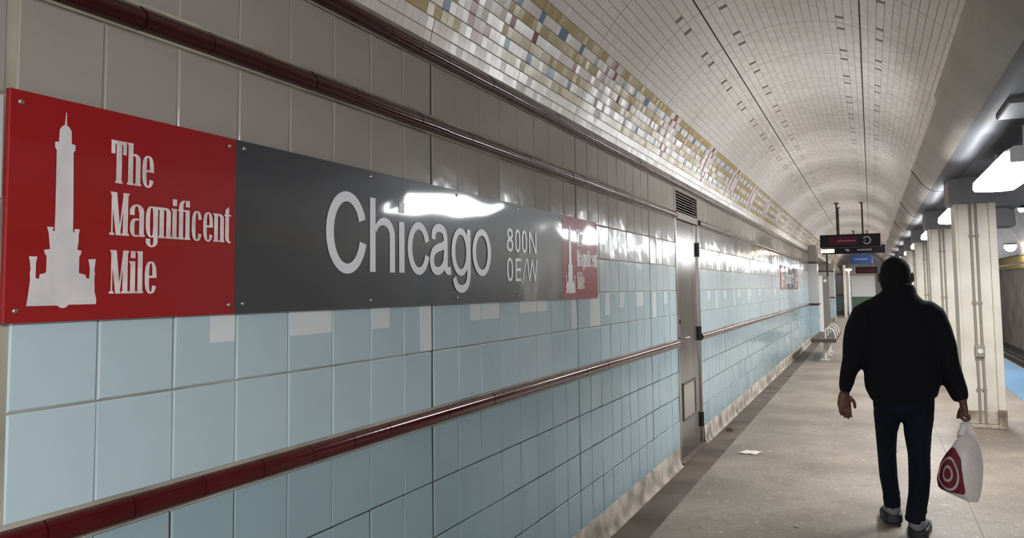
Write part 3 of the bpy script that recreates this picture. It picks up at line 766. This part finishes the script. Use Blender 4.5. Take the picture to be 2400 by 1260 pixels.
def far_things():
    r = thing('information_cabinet', 'slim upright dark information cabinet with a white edge behind the bench', 'cabinet', (-1.29, 25.5, 0))
    mb = MB(); mb.box(-.02, .16, 0, .3, .05, 1.78, mat('cabinet_grey', S(120, 114, 108), .35), .008); mb.build('body', r)
    mb = MB(); mb.box(-.15, -.02, -.02, .3, 0, 1.8, WHITEM, .006); mb.build('side_frame', r)
    mb = MB(); mb.tube([(.05, -.004, 1.66), (.05, .01, 1.66)], .045, WHITEM, 16); mb.build('round_badge', r)
    mb = MB(); mb.tube([(-1.235, 27.2, 0), (-1.235, 27.2, 2.51)], .03, DARKM)
    tag(mb.build('pipe_post'), 'thin dark standing pipe beyond the information cabinet', 'pipe')
    r = thing('platform_booth', 'white booth with a green lower panel at the far platform end', 'booth', (-.35, 44, 0))
    mb = MB(); mb.box(-.55, .55, 0, 2, .95, 2.05, WHITEM, .01); mb.build('upper_panel', r)
    mb = MB(); mb.box(-.55, .55, -.01, 2, 0, .95, mat('booth_green', S(74, 104, 84), .4), .01); mb.build('lower_panel', r)
    mb = MB(); mb.box(-.75, .75, -.4, 2.2, 2.05, 2.25, mat('booth_canopy', S(176, 170, 162), .35), .08); mb.build('canopy', r)
    r = thing('wall_lamp', 'small round warm lamp on a post far down the platform', 'lamp', (-.93, 40.5, 0))
    mb = MB(); mb.tube([(0, 0, 0), (0, 0, 2.2)], .05, WHITEM); mb.build('post', r)
    mb = MB(); mb.tube([(0, -.05, 2.2), (0, -.05, 2.26), (0, -.05, 2.30)], [.1, .16, .1], mat('warm_globe', S(255, 220, 200), .4, emit=((1, .66, .5, 1), 4.0)), 14); mb.build('globe', r)
    mb = MB(); mb.box(-1.20, -1.08, 41.5, 41.75, 0, 2.5, COLP, .01); tag(mb.build('post'), 'pale square post left of the far booth', 'post')
far_things()

# lights on the track side
def tunnel_light(loc, r_, label):
    t = thing('tunnel_light', label, 'light', loc, 'lights over the track')
    mb = MB(); mb.tube([(0, 0, .05), (0, 0, .0)], r_*1.1, DARKM, 14); mb.build('backplate', t)
    mb = MB(); mb.tube([(0, 0, 0), (0, 0, -r_*.5), (0, 0, -r_*.95), (0, 0, -r_*1.2)], [r_, r_*.98, r_*.75, r_*.35], mat('tunnel_bulb', S(255, 252, 245), .4, emit=((1, .98, .94, 1), 12.0)), 14); mb.build('globe', t)
tunnel_light((5.12, 37.15, 3.05), .22, 'round bright tunnel light high on the far track wall, right of the nearest column')
for i, (y, s_) in enumerate(((11.9, 'small bright dot under the track side of the soffit edge, at the right frame edge'), (14.0, 'small bright dot on the soffit edge beside the top of the nearest column'), (17.5, 'faint small bright dot beyond the nearest column over the track'))):
    tunnel_light((2.10, y, 2.62), .05, s_)  # small glowing globes for the bright dots along the edge

# ------------------------------------------------------------------ litter
def litter():
    PAP = mat('paper_white', S(226, 218, 208), .7)
    mb = MB(); n = 8; rows = []
    for j in range(4):
        rows.append([(-1.155+.165*i/n+.01*j, 7.50+.05*j+.012*math.sin(i*.5), .004+.006*math.sin(i*.9)**2+.003*math.sin(j*1.3)**2) for i in range(n+1)])
    mb.grid(rows, PAP); o = mb.build('paper_scrap'); md = o.modifiers.new('thickness', 'SOLIDIFY'); md.thickness = .001
    tag(o, 'white paper strip lying on the floor near the steel door', 'paper')
    mb = MB(); mb.tube([(-1.43, 8.62, .006), (-1.40, 8.66, .010), (-1.375, 8.67, .007)], [(.03, .004), (.035, .005), (.01, .003)], mat('leaf_brown', S(74, 58, 44), .8), 8)
    tag(mb.build('leaf', recalc=True), 'crumpled brown leaf in the gutter beside the wall past the door', 'leaf')
    mb = MB(); mb.tube([(-.50, 5.38, .005), (-.47, 5.36, .005)], .0045, PAP, 8); tag(mb.build('cigarette_butt'), 'tiny white cigarette butt on the floor left of the man\'s feet', 'cigarette butt')
litter()

# ------------------------------------------------------------------ the walking man
def remesh(o, voxel, smooth=6, fac=.5):
    m = o.modifiers.new('voxels', 'REMESH'); m.mode = 'VOXEL'; m.voxel_size = voxel; m.use_smooth_shade = True
    if smooth:
        s_ = o.modifiers.new('smooth', 'SMOOTH'); s_.iterations = smooth; s_.factor = fac
def ball(mb, c, r, m, n=16):
    rows = []
    for i in range(1, n):
        t = math.pi*i/n
        rows.append([(c[0]+r[0]*math.sin(t)*math.cos(2*math.pi*j/(2*n)), c[1]+r[1]*math.sin(t)*math.sin(2*math.pi*j/(2*n)), c[2]-r[2]*math.cos(t)) for j in range(2*n)])
    mb.grid(rows, m, close=True); mb.face(rows[0][::-1], m); mb.face(rows[-1], m)
def man():
    OX, OY = .15, 5.55
    r = thing('person', 'man in black jacket, dark jeans and dark cap walking away with a white bag', 'person', (OX, OY, 0))
    def L(x, y, z): return (x-OX, y-OY, z)
    SK = mat('brown_skin', S(104, 68, 55), .5); JK = mat('black_jacket', S(22, 22, 26), .9, bump=.35, bscale=9, bdist=.02, spec=.2)
    JN = mat('dark_denim', S(14, 17, 25), .85, spec=.2, var=S(25, 31, 45), vscale=5, vamt=.6, bump=.3, bscale=14, bdist=.015); CP = mat('dark_knit', S(24, 23, 26), .9, spec=.2, bump=.3, bscale=60)
    # ---- body
    b = MB()
    hx, hy, hz = .143, 5.575, 1.552
    ball(b, L(hx, hy, hz+.010), (.083, .098, .103), SK); ball(b, L(hx, hy+.040, hz-.05), (.066, .060, .068), SK)      # skull, jaw
    ball(b, L(hx, hy+.103, hz-.012), (.013, .018, .018), SK); b.tube([L(hx, hy+.090, hz+.025), L(hx, hy+.108, hz-.012)], [(.008, .008), (.012, .012)], SK)
    ball(b, L(hx, hy+.088, hz-.052), (.026, .012, .007), SK); ball(b, L(hx, hy+.086, hz-.064), (.022, .012, .008), SK)
    for s_ in (-1, 1):
        ball(b, L(hx+s_*.096, hy+.005, hz-.012), (.010, .021, .033), SK, 10); ball(b, L(hx+s_*.031, hy+.084, hz+.012), (.015, .010, .009), SK, 10)
        b.tube([L(hx+s_*.012, hy+.091, hz+.032), L(hx+s_*.048, hy+.082, hz+.034)], .006, SK)
    b.tube([L(hx, 5.565, 1.53), L(hx+.003, 5.555, 1.46), L(.15, 5.55, 1.38)], [(.066, .066), (.070, .068), (.09, .08)], SK, 16)
    b.tube([L(.15, 5.55, 1.40), L(.15, 5.55, 1.32), L(.15, 5.55, 1.15), L(.15, 5.555, 1.0), L(.152, 5.56, .86), L(.153, 5.56, .74)], [(.12, .07), (.175, .095), (.165, .11), (.155, .115), (.15, .11), (.13, .10)], SK, 20)
    # legs with ankles
    b.tube([L(.085, 5.57, .80), L(.06, 5.60, .60), L(.055, 5.62, .45), L(.058, 5.63, .3), L(.066, 5.64, .12), L(.066, 5.66, .06)], [(.07, .075), (.05, .06), (.043, .048), (.045, .05), (.032, .036), (.034, .05)], SK, 14)
    b.tube([L(.225, 5.56, .80), L(.222, 5.55, .60), L(.224, 5.52, .46), L(.215, 5.48, .3), L(.192, 5.44, .11), L(.192, 5.46, .06)], [(.075, .08), (.06, .065), (.045, .05), (.046, .05), (.032, .036), (.034, .05)], SK, 14)
    # arms
    b.tube([L(-.03, 5.55, 1.33), L(-.10, 5.545, 1.15), L(-.128, 5.535, 1.02), L(-.158, 5.525, .92), L(-.176, 5.53, .82)], [.055, .048, .042, .038, .027], SK, 12)
    b.tube([L(.33, 5.55, 1.33), L(.395, 5.55, 1.15), L(.41, 5.54, 1.02), L(.442, 5.515, .89), L(.468, 5.495, .80)], [.055, .048, .042, .04, .029], SK, 12)
    # left hand hanging, fingers slightly curled
    wv = Vector((-.93, -.37, 0)); nv = Vector((.37, -.93, 0))         # index to little finger, palm normal (palm turned back)
    base = Vector(L(-.180, 5.532, .82))
    b.tube([base+Vector((0, 0, .01)), base+Vector((-.003, 0, -.03)), base+Vector((-.004, 0, -.07)), base+Vector((-.002, 0, -.092))], [(.026, .020), (.039, .019), (.044, .0175), (.041, .015)], SK, 14, flat=tuple(nv))
    for i, (o_, ln) in enumerate(((-.030, .068), (-.010, .078), (.011, .073), (.030, .058))):
        k = base+wv*o_+Vector((-.002, 0, -.086)); curl = .18+.12*i
        p1 = k+Vector((0, 0, -ln*.45))+nv*ln*.08; p2 = p1+Vector((0, 0, -ln*.32*math.cos(curl)))+nv*ln*.30*math.sin(curl+.25); p3 = p2+Vector((0, 0, -ln*.24*math.cos(curl+.4)))+nv*ln*.24*math.sin(curl+.5)
        b.tube([k+Vector((0, 0, .015)), p1, p2, p3], [.0108, .0102, .0094, .0078], SK, 9)
    tb = base+wv*(-.030)+Vector((0, 0, -.025))
    b.tube([tb, tb-wv*.018+nv*.014+Vector((0, 0, -.024)), tb-wv*.022+nv*.026+Vector((0, 0, -.050)), tb-wv*.018+nv*.034+Vector((0, 0, -.070))], [.013, .0115, .0105, .008], SK, 9)
    # right hand closed round the bag handles
    rb = Vector(L(.472, 5.49, .79)); dv = Vector((.10, -.06, -.99)).normalized(); fy = Vector((0, 1, 0)); px = Vector((1, 0, .1)).normalized()
    b.tube([rb+Vector((-.002, .003, .02)), rb+dv*.02, rb+dv*.055, rb+dv*.078], [(.028, .022), (.037, .021), (.041, .020), (.036, .017)], SK, 14, flat=(1, 0, 0))
    for i, (o_, ln) in enumerate(((.031, 1.), (.011, 1.08), (-.010, 1.03), (-.030, .86))):
        q = rb+fy*o_+dv*.074+px*.014
        b.tube([q-dv*.012, q+dv*.020*ln+px*.004, q+dv*.030*ln-px*.018, q+dv*.014*ln-px*.036, q-dv*.012*ln-px*.034], [.0105, .0100, .0095, .009, .0075], SK, 9)
    tq = rb+fy*.036+dv*.03-px*.006
    b.tube([tq, tq+fy*.014+dv*.022-px*.014, tq+fy*.006+dv*.046-px*.026, tq-fy*.012+dv*.062-px*.034], [.013, .0115, .0105, .008], SK, 9)
    o = b.build('body', r); remesh(o, .0042, 3, .4)
    # ---- jeans
    j = MB()
    j.tube([L(.155, 5.555, .90), L(.154, 5.555, .80), L(.153, 5.56, .73), L(.152, 5.565, .685)], [(.172, .125), (.174, .13), (.172, .13), (.12, .10)], JN, 22)
    j.tube([L(.078, 5.565, .80), L(.064, 5.585, .69), L(.052, 5.605, .585), L(.049, 5.625, .45), L(.053, 5.635, .30), L(.064, 5.635, .20), L(.068, 5.638, .115)], [(.088, .10), (.083, .10), (.064, .08), (.055, .068), (.053, .066), (.049, .062), (.049, .066)], JN, 18)
    j.tube([L(.236, 5.56, .80), L(.232, 5.555, .69), L(.225, 5.545, .585), L(.226, 5.52, .46), L(.222, 5.49, .34), L(.212, 5.465, .24), L(.192, 5.445, .14), L(.184, 5.44, .078)], [(.090, .10), (.088, .10), (.077, .085), (.062, .07), (.061, .068), (.057, .066), (.055, .066), (.053, .07)], JN, 18)
    # bunched folds above the hems
    for x, y, z, a in ((.066, 5.635, .16, .052), (.066, 5.635, .20, .050), (.186, 5.44, .105, .057), (.196, 5.447, .15, .058), (.226, 5.52, .45, .063), (.05, 5.622, .46, .057)):
        j.tube([L(x, y, z-.008), L(x, y, z+.008)], [(a, a*1.18), (a, a*1.18)], JN, 18)
    o = j.build('jeans', r); remesh(o, .007, 3)
    # ---- jacket
    q = MB()
    q.tube([L(.160, 5.555, 1.497), L(.158, 5.545, 1.44), L(.153, 5.543, 1.41), L(.151, 5.545, 1.37), L(.150, 5.545, 1.31), L(.150, 5.54, 1.2), L(.148, 5.545, 1.08), L(.147, 5.55, .97), L(.148, 5.55, .895), L(.155, 5.552, .84), L(.160, 5.555, .79)],
           [(.090, .088), (.102, .094), (.145, .108), (.192, .122), (.222, .138), (.212, .152), (.208, .158), (.211, .162), (.214, .163), (.203, .155), (.187, .142)], JK, 28)
    q.tube([L(.02, 5.55, 1.365), L(-.045, 5.55, 1.31), L(-.088, 5.545, 1.21), L(-.110, 5.54, 1.12), L(-.125, 5.535, 1.03), L(-.156, 5.525, .93), L(-.172, 5.528, .86), L(-.175, 5.53, .822)], [(.060, .072), (.080, .092), (.080, .088), (.073, .080), (.061, .070), (.050, .058), (.041, .048), (.036, .042)], JK, 18)
    q.tube([L(.285, 5.55, 1.365), L(.335, 5.55, 1.31), L(.366, 5.548, 1.21), L(.392, 5.545, 1.12), L(.408, 5.54, 1.02), L(.428, 5.525, .93), L(.448, 5.51, .86), L(.466, 5.495, .80)], [(.058, .072), (.076, .092), (.077, .088), (.071, .080), (.062, .072), (.062, .066), (.057, .060), (.045, .05)], JK, 18)
    # soft folds: rings of slack cloth on sleeves and waist
    for x, y, z, a in ((-.14, 5.53, .98, .060), (-.165, 5.527, .89, .049), (.418, 5.533, .97, .066), (.44, 5.515, .885, .064), (.378, 5.547, 1.16, .076), (-.10, 5.542, 1.16, .078), (-.118, 5.536, 1.07, .069)):
        q.tube([L(x, y, z-.01), L(x+.004, y, z+.01)], [(a, a*1.1), (a*.98, a*1.08)], JK, 16)
    q.tube([L(.153, 5.551, .862), L(.151, 5.551, .880)], [(.214, .165), (.216, .165)], JK, 26)
    o = q.build('jacket', r); remesh(o, .009, 28, .6)
    # ---- cap
    k = MB(); rows = []
    for i in range(9):
        t = i/8*math.pi/2*1.12
        zz = hz+.012+.109*math.cos(t)-(.028*max(0, i-6)); rr = math.sin(min(t, math.pi/2))
        rows.append([L(hx+.0905*rr*math.cos(2*math.pi*a/28), hy-.002+.106*rr*math.sin(2*math.pi*a/28), zz-.045*max(0, -math.sin(2*math.pi*a/28))*max(0, i-5)/3) for a in range(28)])
    rows[0] = [L(hx, hy, hz+.121)]*28
    k.grid(rows, CP, close=True, flip=True)
    o = k.build('cap', r, weld=True); md = o.modifiers.new('thickness', 'SOLIDIFY'); md.thickness = .008; o.modifiers.new('round', 'SUBSURF').levels = 1; o.modifiers['round'].render_levels = 2
    # ---- shoes
    SH = mat('grey_shoe', S(134, 130, 130), .6, var=S(92, 90, 94), vscale=22, vamt=.8, bump=.2, bscale=40); SO = mat('dark_sole', S(44, 42, 44), .6)
    for x, y, yaw, tilt in ((.070, 5.60, .06, .10), (.192, 5.385, -.12, 0)):
        s_ = MB(); rows = []
        prof = [(0.0, .026, .035, .085), (.012, .036, .03, .098), (.05, .040, .028, .100), (.09, .039, .028, .092), (.14, .042, .028, .075), (.19, .046, .028, .060), (.235, .044, .028, .050), (.268, .032, .03, .040), (.28, .016, .032, .034)]
        for d, hw, zb, zt in prof:
            row = []
            for a in range(16):
                c_, s2 = math.cos(2*math.pi*a/16), math.sin(2*math.pi*a/16)
                row.append((hw*math.copysign(abs(c_)**.7, c_)*(1-.25*max(0, s2)), d, (zb+zt)/2+(zt-zb)/2*s2))
            rows.append(row)
        s_.grid(rows, SH, close=True, flip=True); s_.face(rows[0], SH); s_.face(rows[-1][::-1], SH)
        sh = s_.build('shoe', r, recalc=True); sh.location = L(x, y, 0); sh.rotation_euler = (-tilt, 0, yaw); sh.scale = (1.28, 1.06, 1.3)
        if tilt: sh.location.z = .024
        m_ = sh.modifiers.new('round', 'SUBSURF'); m_.levels = 1; m_.render_levels = 2
        t_ = MB(); up = []; lo = []
        for d, hw in [(-.004, .018), (.004, .034), (.05, .044), (.09, .042), (.14, .045), (.19, .050), (.235, .047), (.27, .034), (.285, .016)]:
            up.append((d, hw))
        ring = [(hw, d) for d, hw in up]+[(-hw, d) for d, hw in up[::-1]]
        t_.grid([[(a, c_, 0) for a, c_ in ring], [(a*1.03, c_, .018) for a, c_ in ring], [(a, c_, .036) for a, c_ in ring]], SO, close=True)
        t_.face([(a, c_, 0) for a, c_ in ring][::-1], SO); t_.face([(a, c_, .036) for a, c_ in ring], SO)
        t_.build('sole', sh, recalc=True)
man()

def bag():
    OX, OY = .44, 5.45
    r = thing('shopping_bag', 'white plastic shopping bag with red rings hanging from the man\'s right hand', 'bag', (OX, OY, .215))
    PL = mat('thin_white_plastic', S(236, 230, 226), .35, var=S(214, 204, 200), vscale=9, vamt=.6, bump=.6, bscale=12, bdist=.02)
    nt = PL.node_tree; b = nt.nodes['Principled BSDF']; b.inputs['Subsurface Weight'].default_value = .15
    def L(x, y, z): return (x-OX, y-OY, z-.215)
    # corner lines of the bag from mouth to bottom: left, near (crease), right, far
    lines = [
        [(.452, 5.455, .610), (.430, 5.455, .585), (.385, 5.465, .520), (.338, 5.475, .440), (.312, 5.48, .345), (.318, 5.48, .287), (.345, 5.475, .272)],
        [(.462, 5.445, .610), (.452, 5.43, .580), (.444, 5.40, .520), (.442, 5.375, .440), (.450, 5.37, .345), (.462, 5.375, .262), (.468, 5.39, .236)],
        [(.512, 5.455, .620), (.528, 5.455, .590), (.548, 5.45, .530), (.561, 5.455, .465), (.556, 5.46, .360), (.536, 5.46, .250), (.520, 5.46, .222)],
        [(.500, 5.468, .615), (.498, 5.48, .585), (.490, 5.52, .520), (.470, 5.545, .440), (.462, 5.55, .345), (.455, 5.54, .262), (.450, 5.525, .236)]]
    n = 9; rows = []
    def P(side, lv, t):
        A = Vector(lines[side][lv]); B = Vector(lines[(side+1) % 4][lv]); p = A.lerp(B, t)
        c = sum((Vector(l[lv]) for l in lines), Vector())/4; out = (p-c); out.z = 0
        bul = math.sin(math.pi*t)*(.016 if 0 < lv < 6 else .003)
        return p+out.normalized()*bul if out.length > 1e-6 else p
    for lv in range(7):
        row = []
        for s_ in range(4):
            for i in range(n): row.append(L(*(P(s_, lv, i/n)+Vector((.003*noise.noise((lv*2.1, s_*3+i*.7, 1)), .004*noise.noise((lv*1.7, s_*3+i*.9, 5)), 0)))))
        rows.append(row)
    mb = MB(); mb.grid(rows, PL, close=True, flip=True); mb.face(rows[-1], PL)
    o = mb.build('bag_body', r, recalc=True); md = o.modifiers.new('round', 'SUBSURF'); md.levels = 1; md.render_levels = 2
    # handles: gathered strips up to the fist
    for a, c in (((.455, 5.452, .605), (.445, 5.43, .590)), ((.508, 5.456, .612), (.515, 5.475, .600))):
        mb = MB(); t = (.484, 5.475, .700)
        A = Vector(a); C_ = Vector(c); Tt = Vector(t)
        mb.tube([L(*A), L(*(A.lerp(Tt, .5)+Vector((0, -.006, 0)))), L(*Tt), L(*(Tt+Vector((.006, .022, .012)))), L(*(Tt+Vector((0, .05, -.01)))), L(*(C_.lerp(Tt, .45)+Vector((0, .04, 0)))), L(*(C_+Vector((0, .03, 0))))],
                [(.030, .006), (.020, .006), (.010, .006), (.010, .006), (.010, .006), (.018, .006), (.028, .006)], PL, 10)
        mb.build('handle', r, recalc=True)
    # red rings printed on the left face
    RD = mat('red_print', S(124, 36, 50), .45)
    mb = MB()
    def F(u, v):                                      # u 0..1 from left corner line to crease, v in metres of height
        lv = 0
        A, B = lines[0], lines[1]
        def at(Ln, z):
            for i in range(6):
                if Ln[i][2] >= z >= Ln[i+1][2]:
                    t = (Ln[i][2]-z)/(Ln[i][2]-Ln[i+1][2]); return Vector(Ln[i]).lerp(Vector(Ln[i+1]), t)
            return Vector(Ln[-1])
        a, b_ = at(A, v), at(B, v); p = a.lerp(b_, u); nrm = Vector(((b_-a).y, -(b_-a).x, 0)).normalized()
        return Vector(L(*(p+nrm*(.0185*math.sin(math.pi*u)+.003))))
    for r0, r1 in ((0, .22), (.33, .56), (.66, 1.02)):
        m_ = 40
        for i in range(m_):
            t0, t1 = 2*math.pi*i/m_, 2*math.pi*(i+1)/m_
            q = []
            for rr, tt in ((r0, t0), (r1, t0), (r1, t1), (r0, t1)):
                u = .46+.62*rr*math.cos(tt); v = .385+.150*rr*math.sin(tt)
                u = min(max(u, .02), .98); v = min(max(v, .278), .56); q.append(F(u, v))
            mb.face(q, RD)
    mb.build('ring_emblem', r, weld=True)['label'] = 'red concentric rings'
bag()
